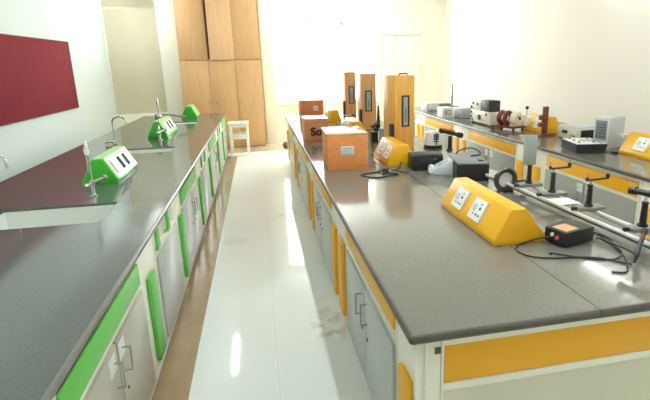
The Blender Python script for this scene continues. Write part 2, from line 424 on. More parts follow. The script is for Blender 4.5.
def cabinet(X, s, y0, y1, lab, top_mat, door_mat, depth, group, handles=True, y_gap=None, stub=None, panel=True, single=False, ptop=None, papers=False):
    """bench cabinet whose face is the plane x=X, looking towards s"""
    o = thing('bench_cabinet', lab, 'cabinet', (X, (y0 + y1) / 2, 0), 0, group)
    h = (y1 - y0) / 2 - .002
    i = -s
    b = MB()
    bx = lambda a, c, *r: b.box(min(a, c), max(a, c), *r)
    bx(0, i * .02, -h, -h + .035, .05, .862); bx(0, i * .02, h - .035, h, .05, .862)
    bx(0, i * .02, -h + .035, h - .035, .825, .862); bx(0, i * .02, -h + .035, h - .035, .65, .685); bx(0, i * .02, -h + .035, h - .035, .05, .075)
    bx(i * .02, i * depth, -h, -h + .018, .05, .862); bx(i * .02, i * depth, h - .018, h, .05, .862)
    bx(i * .02, i * depth, -h + .018, h - .018, .05, .068); bx(i * (depth - .012), i * depth, -h + .018, h - .018, .068, .862)
    bx(i * .021, i * .026, -h + .018, h - .018, .07, .86)
    b.build('carcass', 'white_lam', o)
    MB().box(min(i * .03, i * .06), max(i * .03, i * .06), -h, h, .008, .05).build('plinth', 'white_lam' if top_mat == 'yellow' else 'plinth', o)
    if panel:
        MB().box(min(s * .001, s * .012), max(s * .001, s * .012), -h + .03, h - .03, .69 if ptop is None else ptop, .815, .002).build('top_panel', top_mat, o)
    if stub:
        for q in stub:
            MB().box(min(s * .001, s * .016), max(s * .001, s * .016), q - .045 - (y0 + y1) / 2, q + .045 - (y0 + y1) / 2, .69, .825, .004).build('pull_tab', top_mat, o)
    g = 0 if y_gap is None else y_gap - (y0 + y1) / 2
    spans = [(-h + .03, h - .012)] if single else [(-h + .03, g - .007), (g + .007, h - .03)]
    for k, (a, c) in enumerate(spans):
        dr = MB().box(min(s * .001, s * .018), max(s * .001, s * .018), a, c, .058, .655, .003).build('door', door_mat, o)
        if handles and not single:
            y = (c - .06) if k == 0 else (a + .06)
            handle_mb(MB(), s * .018, y, .465, s, .125).build('handle', 'steel', dr)
            if papers: MB().box(min(s * .018, s * .0188), max(s * .018, s * .0188), y - .045 + (.0 if k else -.02), y + .045 + (.0 if k else -.02), .545, .635).build('paper_label', 'paper', dr)
            MB().cyl((s * .018, y, .37), (s * .024, y, .37), .010, seg=12).build('lock', 'dark_steel', dr)
    return o

def post(X, s, y0, y1, slats, lab, m, depth, group, z0=.09, z1=.65):
    o = thing('bench_post', lab, 'bench panel', (X, (y0 + y1) / 2, 0), 0, group)
    h = (y1 - y0) / 2 - .002; i = -s; c = (y0 + y1) / 2
    b = MB(); b.box(min(0, i * depth), max(0, i * depth), -h, h, .05, .862, .003); b.build('post', 'white_lam', o)
    MB().box(min(i * .03, i * .06), max(i * .03, i * .06), -h, h, .008, .05).build('plinth', 'white_lam' if m == 'yellow' else 'plinth', o)
    for a, e in slats:
        MB().box(min(s * .001, s * .03), max(s * .001, s * .03), a - c, e - c, z0, z1, .008).build('vertical_strip', m, o)
    return o

def top_slab(b, x0, x1, y0, y1, holes=()):
    z0, z1 = .863, .90
    ys = sorted({y0, y1} | {h[2] for h in holes} | {h[3] for h in holes})
    for a, c in zip(ys[:-1], ys[1:]):
        hs = [h for h in holes if h[2] <= a + 1e-6 and h[3] >= c - 1e-6]
        if not hs: b.box(x0, x1, a, c, z0, z1)
        else:
            h = hs[0]; b.box(x0, h[0], a, c, z0, z1); b.box(h[1], x1, a, c, z0, z1)

# ---- left bench (green)
SINKS = [(-1.86, -1.09, 3.31, 3.81), (-1.70, -1.07, 6.02, 6.41), (-1.70, -1.10, 8.93, 9.36)]
LX0, LX1, LY0, LY1 = -2.33, -.702, -.6, 10.74
wt = thing('worktop', 'long dark granite worktop of the green bench with three cut-outs for sinks', 'worktop', (0, 0, 0))
for y0, y1, hs in ((LY0, 3.819, SINKS[:1]), (3.823, 7.9, SINKS[1:2]), (7.904, LY1, SINKS[2:])):
    b = MB(); hs = [(a, c, e, min(f, y1 - .004)) for a, c, e, f in hs]
    top_slab(b, LX0, LX1 - .018, y0, y1, hs)
    b.build('slab', 'granite_dimmed', wt)
    MB().cyl((LX1 - .0178, y0, .8815), (LX1 - .0178, y1, .8815), .0183, seg=24).build('nosing', 'granite_edge_pale', wt)
LG = 'cabinets of the green bench'
def sink_unit(x0, x1, y0, y1, lab):
    o = thing('sink', lab, 'sink', ((x0 + x1) / 2, (y0 + y1) / 2, .66), 0, 'white sinks set in the green bench')
    a, c = (x1 - x0) / 2 - .004, (y1 - y0) / 2 - .004
    b = MB(); t = .014; H = .222
    b.box(-a, a, -c, c, 0, t); b.box(-a, -a + t, -c, c, t, H); b.box(a - t, a, -c, c, t, H)
    b.box(-a + t, a - t, -c, -c + t, t, H); b.box(-a + t, a - t, c - t, c, t, H)
    b.build('basin', 'ceramic', o)
    MB().lathe([(.035, 0), (.035, .004), (.02, .005)], (0, 0, t)).build('drain', 'chrome', o)
    MB().cyl((0, 0, -.66), (0, 0, 0), .025).build('waste_pipe', 'white_plastic', o)
    return o
sink_unit(*SINKS[0], 'nearest and largest white sink set in the dark green-bench worktop')
sink_unit(-1.70, -1.07, 6.02, 6.41, 'middle white sink set in the worktop beyond the nearest green box')
sink_unit(-1.70, -1.10, 8.93, 9.36, 'farthest white sink in the worktop near the brown cupboards')

X = -.74
D = .30
Lw = ['beside the near frame edge', 'second from the camera', 'in the middle of the run', 'toward the cupboards']
cabinet(X, 1, 1.55, 2.75, 'grey double-door cabinet with green top panel, nearest under the left worktop', 'green', 'grey_lam_g', D, LG, papers=True, y_gap=2.165)
cabinet(X, 1, 3.17, 3.96, 'single grey door cabinet with small green tabs below the nearest sink', 'green', 'grey_lam', D, LG, panel=False, stub=(3.28, 3.67), single=True)
cabinet(X, 1, 4.30, 5.46, 'grey double-door cabinet with green panel just beyond the single-door sink cabinet', 'green', 'grey_lam', D, LG, y_gap=4.88)
cabinet(X, 1, 5.86, 6.66, 'single-door cabinet with green tabs below the middle sink', 'green', 'grey_lam', D, LG, panel=False, stub=(6.02, 6.40), single=True)
cabinet(X, 1, 7.00, 8.17, 'double-door cabinet with green panel between the middle and farthest sinks', 'green', 'grey_lam', D, LG)
cabinet(X, 1, 8.57, 9.38, 'single-door cabinet with green tabs below the farthest sink', 'green', 'grey_lam', D, LG, panel=False, stub=(8.72, 9.1), single=True)
cabinet(X, 1, 9.74, 10.70, 'last double-door cabinet of the green bench next to the white stool', 'green', 'grey_lam', D, LG)
PG = 'white posts with green strips'
for y0, y1, a, e, t in ((2.75, 3.17, 2.87, 3.03, 'white post with green strip nearest the camera on the left bench'),
                        (3.96, 4.30, 4.13, 4.28, 'white post with green strip right of the single grey door under the nearest sink'),
                        (5.46, 5.86, 5.58, 5.73, 'third white post with green strip from the camera on the left bench'),
                        (6.66, 7.00, 6.83, 6.97, 'fourth white post with green strip from the camera on the left bench'),
                        (8.17, 8.57, 8.32, 8.46, 'fifth white post with green strip from the camera on the left bench'),
                        (9.38, 9.74, 9.55, 9.70, 'farthest white post with green strip on the left bench')):
    post(X, 1, y0, y1, [(a, e)], t, 'green', D, PG)

# ---- centre bench (yellow)
CX0, CX1, CY0, CY1 = .478, 2.09, 1.495, 9.62
wt = thing('worktop', 'dark granite island worktop carrying the brown boxes and yellow socket boxes', 'worktop', (0, 0, 0))
for k, (x0, x1) in enumerate(((CX0, 1.283), (1.287, CX1))):
    b = MB()
    top_slab(b, x0 + (.0185 if k == 0 else 0), x1 - (.0185 if k == 1 else 0), CY0 + .0185, CY1)
    xe = CX0 + .0185 if k == 0 else CX1 - .0185
    b.build('slab', 'granite', wt)
    b = MB(); d_ = -.0007 if k == 0 else .0007
    b.cyl((xe + d_, CY0 + .0178, .8815), (xe + d_, CY1, .8815), .0183, seg=24)
    b.cyl((x0 + (.0185 if k == 0 else 0), CY0 + .0178, .8815), (x1 - (.0185 if k == 1 else 0), CY0 + .0178, .8815), .0183, seg=24)
    b.sphere((xe + d_, CY0 + .0178, .8815), .0183)
    b.build('nosing', 'granite_edge', wt)
CG = 'cabinets of the island bench'
X = .52; D = .78
cabinet(X, -1, 1.80, 3.05, 'nearest grey double-door cabinet with yellow top panel on the island aisle side', 'yellow', 'grey_lam', D, CG, ptop=.735, y_gap=2.42)
cabinet(X, -1, 3.70, 5.00, 'second grey double-door cabinet along the island aisle side, beside the big brown box', 'yellow', 'grey_lam', D, CG, ptop=.735, y_gap=4.36)
cabinet(X, -1, 5.62, 7.00, 'third grey double-door cabinet along the island aisle side, below the lettered brown box', 'yellow', 'grey_lam', D, CG, ptop=.735, y_gap=6.4)
cabinet(X, -1, 7.80, 9.10, 'farthest grey double-door cabinet on the island aisle side', 'yellow', 'grey_lam', D, CG, ptop=.735)
PG = 'white posts with yellow strips on the island'
post(X, -1, 1.555, 1.80, [(1.575, 1.715)], 'white corner post with one yellow strip at the near island corner', 'yellow', .10, PG)
for y0, y1, sl, t in ((3.05, 3.70, [(3.12, 3.30), (3.47, 3.62)], 'white post with two yellow strips nearest the camera on the island'),
                      (5.00, 5.62, [(5.04, 5.16), (5.44, 5.56)], 'second white post with two yellow strips along the island'),
                      (7.00, 7.80, [(7.05, 7.18), (7.60, 7.74)], 'third white post with two yellow strips along the island'),
                      (9.10, 9.58, [(9.18, 9.46)], 'farthest white post with a yellow strip on the island')):
    post(X, -1, y0, y1, sl, t, 'yellow', .78, PG)
# front end of the island
ep = thing('island_bench_end', 'white and yellow panelled near end of the island bench with a square metal cap', 'bench panel', (.625, 1.56, 0), 0)
L = 1.415
b = MB(); b.box(0, L, 0, .02, .05, .862)
b.build('panel', 'white_lam', ep)
b = MB(); b.box(.0, L, -.010, 0, .81, .862, .002); b.box(0, .012, -.010, 0, .05, .81); b.box(.012, L, -.010, 0, .605, .64, .002); b.box(L - .012, L, -.010, 0, .05, .605)
b.build('rail', 'white_lam', ep)
MB().box(.014, L - .02, -.008, 0, .642, .808, .002).build('top_panel', 'yellow', ep)
MB().box(.014, L - .014, -.006, 0, .07, .603, .002).build('lower_panel', 'panel_cream', ep)
MB().box(.014, L, .02, .04, .008, .05).build('plinth', 'white_lam', ep)
MB().box(-.069, -.004, -.014, -.006, .008, .862, .003).build('post', 'white_lam', ep)
MB().box(-.031, -.006, -.019, -.014, .785, .815, .003).build('bolt_cap', 'dark_steel', ep)

# island far side (towards the right bench) : plain white back so nothing is hollow
bk = tag(MB().box(1.31, 2.04, 1.61, 9.58, .002, .862, .004).build('island_carcass', 'white_lam'), 'white carcass of the island on the side facing the right bench', 'cabinet')

# ---- right bench (yellow)
RX0, RX1, RY0, RY1 = 3.145, XR - .005, 1.2, 10.45
wt = thing('worktop', 'dark granite worktop along the right wall carrying instruments', 'worktop', (0, 0, 0))
b = MB(); top_slab(b, RX0 + .0185, RX1, RY0, RY1); b.build('slab', 'granite', wt)
MB().cyl((RX0 + .0178, RY0, .8815), (RX0 + .0178, RY1, .8815), .0183, seg=24).build('nosing', 'granite_edge', wt)
RG = 'cabinets of the right bench'
X = 3.20; D = 1.48
cabinet(X, -1, 1.30, 2.86, 'right-bench cabinet nearest the camera, past the frame edge', 'yellow', 'grey_lam_r', D, RG, papers=True)
cabinet(X, -1, 3.44, 4.90, 'grey double-door cabinet with yellow panel behind the optical rail holders', 'yellow', 'grey_lam_r', D, RG, papers=True)
cabinet(X, -1, 5.56, 7.05, 'grey double-door cabinet with yellow panel below the red coil apparatus', 'yellow', 'grey_lam_r', D, RG, papers=True)
cabinet(X, -1, 7.66, 9.10, 'right-bench cabinet with yellow panel behind the round spectrometer', 'yellow', 'grey_lam_r', D, RG, papers=True)
cabinet(X, -1, 9.70, 10.40, 'farthest cabinet of the right bench near the window wall', 'yellow', 'grey_lam_r', D, RG, papers=True)
PG = 'white posts with yellow strips on the right bench'
for y0, y1, sl, t in ((2.86, 3.44, [(2.92, 3.07), (3.22, 3.38)], 'white post with yellow strips behind the telescope on the right bench'),
                      (4.90, 5.56, [(4.99, 5.13), (5.36, 5.52)], 'white post with two yellow strips behind the grey screen'),
                      (7.05, 7.66, [(7.12, 7.26), (7.42, 7.56)], 'white post with two yellow strips behind the black spectrometer tubes'),
                      (9.10, 9.70, [(9.18, 9.32), (9.44, 9.58)], 'farthest white post with yellow strips on the right bench')):
    post(X, -1, y0, y1, sl, t, 'yellow', 1.48, PG, z0=.25)

# ------------------------------------------------------------------ socket boxes
def slope_frame(W, Ht, tw, side, to=0.0):
    """returns origin (bottom of slope), up-slope unit vector, outward normal in xz"""
    a = Vector((side * W / 2, 0, .03)); c = Vector((side * tw / 2 + to, 0, Ht)); u = (c - a)
    L = u.length; u.normalize(); n = Vector((side * u.z, 0, -side * u.x))
    if n.z < 0: n = -n
    return a, u, n, L
def slope_box(b, fr, y0, y1, s0, s1, n0, n1):
    a, u, n, L = fr
    P = lambda s_, y, k: a + u * s_ + n * k + Vector((0, y, 0))
    vs = [P(s0, y0, n0), P(s1, y0, n0), P(s1, y1, n0), P(s0, y1, n0), P(s0, y0, n1), P(s1, y0, n1), P(s1, y1, n1), P(s0, y1, n1)]
    _, fs = b._add(vs, [(0, 3, 2, 1), (4, 5, 6, 7), (0, 1, 5, 4), (1, 2, 6, 5), (2, 3, 7, 6), (3, 0, 4, 7)])
    bmesh.ops.recalc_face_normals(b.bm, faces=fs)
    return b
def socket_box(label, loc, L=.79, W=.314, Ht=.20, rz=0, m='yellow_metal', plates=((.30, .46), (.58, .74)), side=-1, group='yellow socket boxes', green=False, tw=.115, to=0.0):
    o = thing('socket_box', label, 'socket box', loc, rz, group)
    prof = [(-W / 2, 0), (W / 2, 0), (W / 2, .03), (tw / 2 + to, Ht), (-tw / 2 + to, Ht), (-W / 2, .03)]
    MB().prism(prof, 'y', 0, L, .006).build('housing', m, o)
    if green:
        MB().prism([(W / 2 - .002, .035), (W / 2 + .004, .035), (tw / 2 + .006, Ht - .004), (tw / 2, Ht + .003), (-tw / 2, Ht + .003), (-tw / 2, Ht)], 'y', .03, L - .005, .0).build('cover', 'green_pale', o, label='pale green cover')
    fr = slope_frame(W, Ht, tw, side, to); Ls = fr[3]
    for a, c in plates:
        pl = slope_box(MB(), fr, a * L, c * L, Ls * .16, Ls * .84, .004 if green else 0, .014).build('socket_plate', 'white_plastic', o)
        if green:
            w_ = (c - a) * L
            for k in (.36, .66): slope_box(MB(), fr, a * L + w_ * k - .034, a * L + w_ * k + .034, Ls * .22, Ls * .78, .014, .020).build('slot', 'slot_grey', pl)
        else:
            w_ = (c - a) * L
            slope_box(MB(), fr, a * L + w_ * .62, a * L + w_ * .86, Ls * .42, Ls * .64, .014, .020).build('switch', 'light_grey', pl)
            A, u, n, _ = fr
            for (ya, su, rr) in ((.2, .34, .007), (.42, .34, .007), (.31, .56, .010), (.31, .70, .006), (.66, .34, .005)):
                q = A + u * (Ls * su) + Vector((0, a * L + w_ * ya, 0))
                MB().cyl(q + n * .013, q + n * .0165, rr, seg=10).build('pin_hole', 'hole', pl)
    return o
socket_box('nearest yellow socket box on the island, two white socket plates, beside the black supply', (1.350, 2.245, ZT), plates=((.28, .47), (.61, .80)), to=-.018, tw=.09)
socket_box('yellow socket box between the big brown box and the black case', (1.335, 4.42, ZT), L=.60, plates=((.16, .40), (.54, .80)))
socket_box('yellow socket box partly hidden right behind the big brown box', (1.30, 6.52, ZT), L=.60, plates=((.2, .4), (.55, .75)))
socket_box('farthest small yellow socket box on the island, its end showing behind the brown boxes', (1.27, 8.30, ZT), L=.6, W=.25, plates=((.3, .5),), tw=.1)
socket_box('yellow socket box near the right frame edge on the wall-side bench', (3.90, 3.55, ZT), L=.83, W=.36, Ht=.215, plates=((.14, .34), (.60, .80)))
socket_box('yellow socket box beside the brown clamp stand on the wall-side bench', (3.88, 5.86, ZT), L=.56, W=.30, Ht=.22, plates=((.25, .42), (.68, .85)))
gg = 'green socket boxes on the left bench'
socket_box('nearest green socket box with white slotted plate on the left bench', (-1.40, 4.48, ZT), L=.72, W=.29, Ht=.215, m='green_plastic', plates=((.14, .92),), side=1, group=gg, green=True, tw=.09)
socket_box('middle green socket box beyond the second sink of the left bench', (-1.435, 7.28, ZT), L=.85, W=.27, Ht=.23, m='green_plastic', plates=((.16, .92),), side=1, group=gg, green=True, tw=.07)
socket_box('farthest green socket box in front of the brown cupboards', (-1.345, 9.96, ZT), L=.50, W=.29, Ht=.225, m='green_plastic', plates=(), side=1, group=gg, green=True, tw=.09)

# ------------------------------------------------------------------ taps on the left bench
def lab_tap(x, y, h, label, rz=0):
    o = thing('laboratory_tap', label, 'tap', (x, y, ZT), rz, 'chrome laboratory taps by the green boxes')
    MB().lathe([(.030, 0), (.030, .008), (.016, .014), (.013, .03), (.013, .085), (.02, .09), (.02, .125), (.011, .13), (.010, h - .10), (.017, h - .095), (.019, h - .06), (.012, h - .03), (.004, h)]).build('column', 'chrome', o)
    MB().cyl((0, 0, .108), (.05, .12, .118), .013, .013, seg=14).cyl((.05, .12, .118), (.06, .145, .12), .022, .022, seg=16).build('outlet', 'chrome', o)
    MB().cyl((0, 0, .108), (-.012, -.07, .104), .011, seg=12).sphere((-.013, -.075, .104), .019).build('valve_knob', 'chrome', o)
    MB().lathe([(.012, 0), (.018, .01), (.02, .04), (.013, .07), (.004, .085)], (0, 0, h - .11)).build('cone_tip', 'white_plastic', o, label='white cone tip')
    return o
lab_tap(-1.325, 4.04, .44, 'tall chrome tap with white tip beside the nearest sink')
lab_tap(-1.37, 7.08, .20, 'short chrome tap in front of the middle green box')
def gooseneck(x, y, label, r=.085, H=.36):
    o = thing('gooseneck_tap', label, 'tap', (x, y, ZT), 0, 'gooseneck taps behind the sinks')
    MB().lathe([(.028, 0), (.028, .010), (.018, .02), (.018, .06), (.012, .07)]).build('base', 'chrome', o)
    pts = [(0, 0, .06), (0, 0, H - r)]
    pts += [(r - r * math.cos(a), 0, H - r + r * math.sin(a)) for a in [PI * k / 8 for k in range(1, 8)]] + [(2 * r, 0, H - r - .03)]
    MB().tube(pts, .0105, 12, sub=3).build('spout', 'chrome', o)
    MB().cyl((0, 0, .035), (-.09, -.02, .04), .015, seg=14).cyl((-.09, -.02, .04), (-.11, -.024, .041), .024, seg=16).build('valve', 'chrome', o)
    return o
gooseneck(-1.89, 6.86, 'gooseneck chrome tap standing behind the middle sink')
gooseneck(-2.10, 4.14, 'gooseneck chrome tap cut off by the left frame edge over the nearest sink')
# far tap with a wide ball valve and a long arm
o = thing('laboratory_tap', 'tall chrome tap with round valve and long arm beside the farthest sink', 'tap', (-1.66, 8.72, ZT))
MB().lathe([(.030, 0), (.030, .008), (.014, .014), (.012, .30), (.016, .305), (.018, .42), (.011, .45), (.004, .50)]).build('column', 'chrome', o)
MB().sphere((.0, -.05, .17), .065, 18).cyl((0, 0, .17), (0, -.05, .17), .03).build('round_valve', 'chrome', o)
MB().tube([(0, 0, .20), (.15, 0, .195), (.36, 0, .16), (.42, 0, .15)], .016, 12).build('arm', 'steel', o)

# ------------------------------------------------------------------ brown instrument boxes
def plate_box(label, loc, sx, sy, sz, m, top='white_plastic', plate=(.5, .5), rz=0, letters=None, tm=None):
    o = thing('instrument_box', label, 'box', loc, rz, 'brown veneer boxes on the island')
    MB().box(-sx / 2, sx / 2, 0, sy, 0, sz - .014, .003).build('body', m, o)
    MB().box(-sx / 2 - .004, sx / 2 + .004, -.004, sy + .004, sz - .014, sz, .003).build('lid', tm or m, o)
    if plate:
        px, pz, pw, ph = plate
        pl = MB().box(px - pw / 2, px + pw / 2, -.006, 0, pz - ph / 2, pz + ph / 2, .002).build('name_plate', 'paper', o)
        b = MB()
        for k in range(3): b.box(px - pw * .38, px + pw * .38, -.0068, -.006, pz + ph * (-.28 + .26 * k) - .003, pz + ph * (-.28 + .26 * k) + .003)
        b.build('engraved_lines', 'mid_grey', pl)
    if letters:
        text_mesh(letters, 'lettering', 'black', o, (-sx / 2 + .075, -.0015, .075), .145, (PI / 2, 0, 0))
    return o
M['lid_pale'] = mat('lid_pale', rgb(214, 176, 134), .16, noise=.05, nscale=4, stretch=(3, 3, 10))
plate_box('largest and nearest brown box with a metal name plate on the island', (.787, 4.40, ZT), .385, .53, .345, 'box_brown', plate=(-.005, .185, .125, .085), rz=-.04, tm='lid_pale')
plate_box('brown box with black letters between the big and the farthest brown box', (.715, 6.26, ZT), .31, .42, .29, 'box_dark', plate=None, letters='SoC', tm='lid_pale')
plate_box('farthest brown box with a pale label, at the far end of the island', (.955, 8.92, ZT), .41, .42, .335, 'box_red', plate=(.06, .19, .085, .085), rz=.03)

# ------------------------------------------------------------------ tall wooden cases
def tall_case(label, loc, sx, sy, sz, m, win, rz=0, hx=0):
    o = thing('tall_instrument_case', label, 'case', loc, rz, 'tall wooden instrument cases on the island')
    MB().box(-sx / 2, sx / 2, 0, sy, 0, sz, .004).build('body', m, o)
    wx, z0, z1, ww = win
    b = MB(); t = .016
    b.box(wx - ww / 2, wx - ww / 2 + t, -.012, 0, z0, z1); b.box(wx + ww / 2 - t, wx + ww / 2, -.012, 0, z0, z1)
    b.box(wx - ww / 2 + t, wx + ww / 2 - t, -.012, 0, z0, z0 + t); b.box(wx - ww / 2 + t, wx + ww / 2 - t, -.012, 0, z1 - t, z1)
    fr = b.build('scale_frame', 'black_matt', o)
    MB().box(wx - ww / 2 + t, wx + ww / 2 - t, -.006, 0, z0 + t, z1 - t).build('scale_glass', 'window_tint', fr)
    b = MB(); b.box(wx - .006, wx + .012, -.009, -.006, z0 + .06, z1 - .14)
    for k in range(7): b.box(wx - ww / 2 + t + .004, wx - ww / 2 + t + .016, -.0075, -.006, z0 + .06 + k * .04, z0 + .064 + k * .04)
    b.build('scale_marks', 'mid_grey', fr)
    MB().tube([(-.05 + hx, sy * .12, sz), (-.045 + hx, sy * .12, sz + .022), (.045 + hx, sy * .12, sz + .022), (.05 + hx, sy * .12, sz)], .008, 8, smooth=False).build('carry_handle', 'black', o)
    MB().box(-sx / 2 - .035, -sx / 2 - .001, .02, .10, .0, .30, .004).build('side_bracket', 'black_matt', o)
    return o
tall_case('nearest and widest of the three tall wooden cases, with a dark framed scale', (1.600, 5.25, ZT), .235, .40, .835, 'oak', (.01, .27, .62, .088), rz=.07)
tall_case('middle of the three tall wooden cases on the island', (1.625, 7.15, ZT), .21, .40, .825, 'teak', (-.012, .27, .58, .10))
tall_case('farthest of the three tall wooden cases on the island', (1.665, 8.85, ZT), .20, .38, .825, 'teak', (.012, .26, .57, .10))

# ------------------------------------------------------------------ black reading stand next to the nearest tall case
o = thing('reading_stand', 'black metal reading stand with grey drum behind the second yellow socket box', 'instrument', (1.45, 5.98, ZT))
MB().box(-.075, .01, -.05, .05, 0, .13, .006).build('base_block', 'black', o)
MB().prism([(-.02, .13), (.045, .13), (.04, .30), (.03, .46), (.02, .46), (.005, .28)], 'y', -.02, .02, .003).build('upright', 'black', o)
MB().cyl((-.07, -.02, .19), (.03, 0, .24), .024).build('eyepiece', 'charcoal', o)
MB().sphere((-.03, -.05, .165), .022).build('knob', 'black', o)
MB().lathe([(.058, 0), (.058, .012), (.05, .02), (.05, .15), (.056, .155), (.056, .17), (.02, .175)], (.075, -.02, 0)).build('drum', 'grey_metal', o)

# a thin rod lying across the far yellow boxes' gap
o = thing('pointer_rod', 'thin pale rod with dark tip on a small post near the middle tall case', 'rod', (1.42, 7.75, ZT))
MB().lathe([(.03, 0), (.03, .01), (.008, .015), (.008, .17)]).build('post', 'steel', o)
MB().cyl((-.12, 0, .165), (.04, .0, .16), .010).build('rod', 'light_grey', o)
MB().cyl((.04, 0, .16), (.12, .0, .155), .012).build('tip', 'black', o)

# ------------------------------------------------------------------ spectrometer group
o = thing('spectrometer', 'spectrometer with white drum on round black base and black telescope tubes', 'instrument', (1.975, 5.33, ZT))
MB().lathe([(.105, 0), (.112, .012), (.112, .026), (.08, .036)]).build('base', 'black', o)
MB().lathe([(.100, .034), (.104, .05), (.098, .12), (.090, .18), (.07, .195)]).build('drum', 'white_plastic', o)
b = MB()
for k in range(-1, 2): b.box(k * .022 - .004, k * .022 + .004, -.112, -.096, .115, .175)
b.box(-.03, .03, -.112, -.096, .105, .115); b.box(-.028, .028, -.112, -.096, .145, .152); b.box(-.034, .034, -.112, -.098, .08, .087); b.box(-.005, .005, -.112, -.1, .045, .105)
b.build('prism_clamp', 'black', o)
ox, oy = .105, -.34
MB().lathe([(.035, 0), (.035, .015), (.022, .02), (.020, .165)], (ox, oy + .08, 0)).build('pillar', 'black', o)
MB().cyl((ox - .02, oy + .26, .20), (ox + .055, oy - .02, .19), .022).cyl((ox + .055, oy - .02, .19), (ox + .072, oy - .07, .188), .03).cyl((ox - .02, oy + .26, .20), (ox - .03, oy + .29, .20), .03).build('telescope_tube', 'black_matt', o)
MB().cyl((ox - .03, oy + .24, .225), (ox + .04, oy + .06, .22), .014).build('finder_tube', 'copper', o)

# ------------------------------------------------------------------ black cases and sloping meter
o = thing('black_case', 'low black case with grey top beside the second yellow socket box', 'case', (1.50, 4.16, ZT), -.03)
MB().box(-.145, .145, 0, .20, 0, .13, .006).build('body', 'black', o)
MB().box(-.14, .14, .004, .195, .1305, .145, .004).build('lid', 'charcoal', o)
o = thing('black_case', 'larger black case with flat grey lid behind the nearest yellow socket box', 'case', (1.675, 3.65, ZT), -.22)
MB().box(-.10, .17, 0, .50, 0, .145, .006).build('body', 'black', o)
MB().box(-.095, .165, .005, .495, .1455, .155, .003).build('lid', 'mid_grey', o)
MB().box(.10, .14, .08, .16, .156, .164, .002).build('latch', 'black', o)
o = thing('desk_meter', 'light grey sloping-front meter leaning on the black cases', 'meter', (1.49, 3.95, ZT), -.35)
MB().prism([(-.02, 0), (.17, 0), (.19, .135), (.15, .145), (-.02, .05)], 'y', -.02, .20, .01).build('housing', 'light_grey', o)
u = Vector((.12, 0, .14)).normalized()
b = MB(); r = Matrix.Rotation(-math.atan2(.095, .17), 3, 'Y')
b.box(.02, .12, .02, .16, .0985, .1065, .002, rot=r); b.build('display', 'grey_metal', o)
MB().cyl((-.035, .02, .04), (-.035, .16, .04), .028).build('roller_front', 'white_plastic', o)
tag(MB().tube([(1.72, 4.05, 1.062), (1.80, 4.08, 1.095), (1.90, 4.08, 1.10), (1.945, 4.02, 1.07), (1.90, 3.95, 1.062), (1.82, 3.94, 1.062)], .006, 8).build('looped_cable', 'black_matt'), 'loop of black cable resting on the larger black case', 'cable')

# ------------------------------------------------------------------ optical bench
o = thing('optical_bench', 'long steel optical bench with two rods and end ring, along the right island edge', 'optical bench', (0, 0, ZT))
RN = [(1.888, 1.72, .065), (1.800, 3.58, .065)]
RB = [(2.018, 1.72, .065), (1.930, 3.58, .065)]
MB().cyl(RN[0], RN[1], .0125, seg=16).build('rod', 'rod_steel', o)
MB().cyl(RB[0], RB[1], .012, seg=16).build('rod', 'rod_steel', o)
MB().cyl((1.888, 1.74, .046), (1.801, 3.56, .046), .0045, seg=12).build('dark_strip', 'charcoal', o, label='dark strip under the near rod')  # thin dark line running below the near rod
MB().box(1.83, 2.06, 1.70, 1.745, .02, .082, .006).cyl((1.85, 1.72, 0), (1.85, 1.72, .02), .014).cyl((2.04, 1.72, 0), (2.04, 1.72, .02), .014).build('end_support', 'dark_steel', o)
MB().ring((1.80, 3.26, .098), .078, .02, 'y', seg=30).cyl((1.745, 3.26, 0), (1.76, 3.26, .04), .018, .012).cyl((1.855, 3.26, 0), (1.84, 3.26, .04), .018, .012).box(1.87, 1.97, 3.24, 3.28, .04, .09, .005).build('end_ring', 'dark_steel', o)
MB().cyl((1.80, 3.268, .098), (1.80, 3.276, .098), .062, seg=28).build('white_disc', 'white_plastic', o, label='white disc in the end ring')
def saddle(cx, y, label, kind):
    o = thing('optical_holder', label, 'holder', (cx, y, ZT + .0785), 0, 'holders on the optical bench')
    MB().box(-.085, .095, -.04, .04, 0, .022, .004).build('carriage', 'grey_steel', o)
    MB().cyl((-.085, 0, .011), (-.112, 0, .011), .012, seg=12).build('clamp_screw', 'black', o)
    MB().lathe([(.027, .022), (.027, .032), (.018, .036), (.0155, .145), (.018, .148), (.018, .156), (.006, .16)]).build('stem', 'black', o)
    if kind == 'bar':
        MB().cyl((0, 0, .15), (0, 0, .182), .006, seg=10).build('pin_post', 'steel', o)
        r = Matrix.Rotation(.10, 3, 'Z')
        MB().box(-.035, .135, -.007, .007, .180, .192, .002, rot=r, about=(0, 0, .186)).build('cross_bar', 'black', o)
        MB().cyl((-.028, 0, .192), (-.028, 0, .202), .011, seg=10).build('bar_screw', 'black', o)
        MB().cyl((.127, .0127, .192), (.127, .0127, .214), .012, seg=10).build('bar_screw', 'black', o)
        MB().cyl((-.028, 0, .202), (-.028, 0, .232), .003, seg=8).build('pin', 'steel', o)
        MB().cyl((.127, .0127, .214), (.127, .0127, .244), .003, seg=8).build('pin', 'steel', o)
    if kind == 'screen':
        MB().box(-.06, .045, -.006, .006, .158, .375, .003).build('screen_plate', 'screen_grey', o, label='plain grey screen plate')
    if kind == 'scope':
        MB().cyl((0, 0, .15), (0, 0, .19), .007, seg=10).build('pin_post', 'steel', o)
        MB().cyl((-.025, .06, .205), (.05, -.13, .205), .017, seg=20).cyl((-.034, .082, .205), (-.02, .05, .205), .0225, seg=20).cyl((.004, -.012, .205), (.016, -.04, .205), .021, seg=20).build('barrel', 'black', o)
        MB().cyl((.02, -.052, .205), (.07, -.18, .205), .019, seg=20).build('inner_barrel', 'copper', o, label='copper-coloured barrel half')
    return o
saddle(1.905, 3.11, 'holder with square grey screen, far end of the optical bench', 'screen')
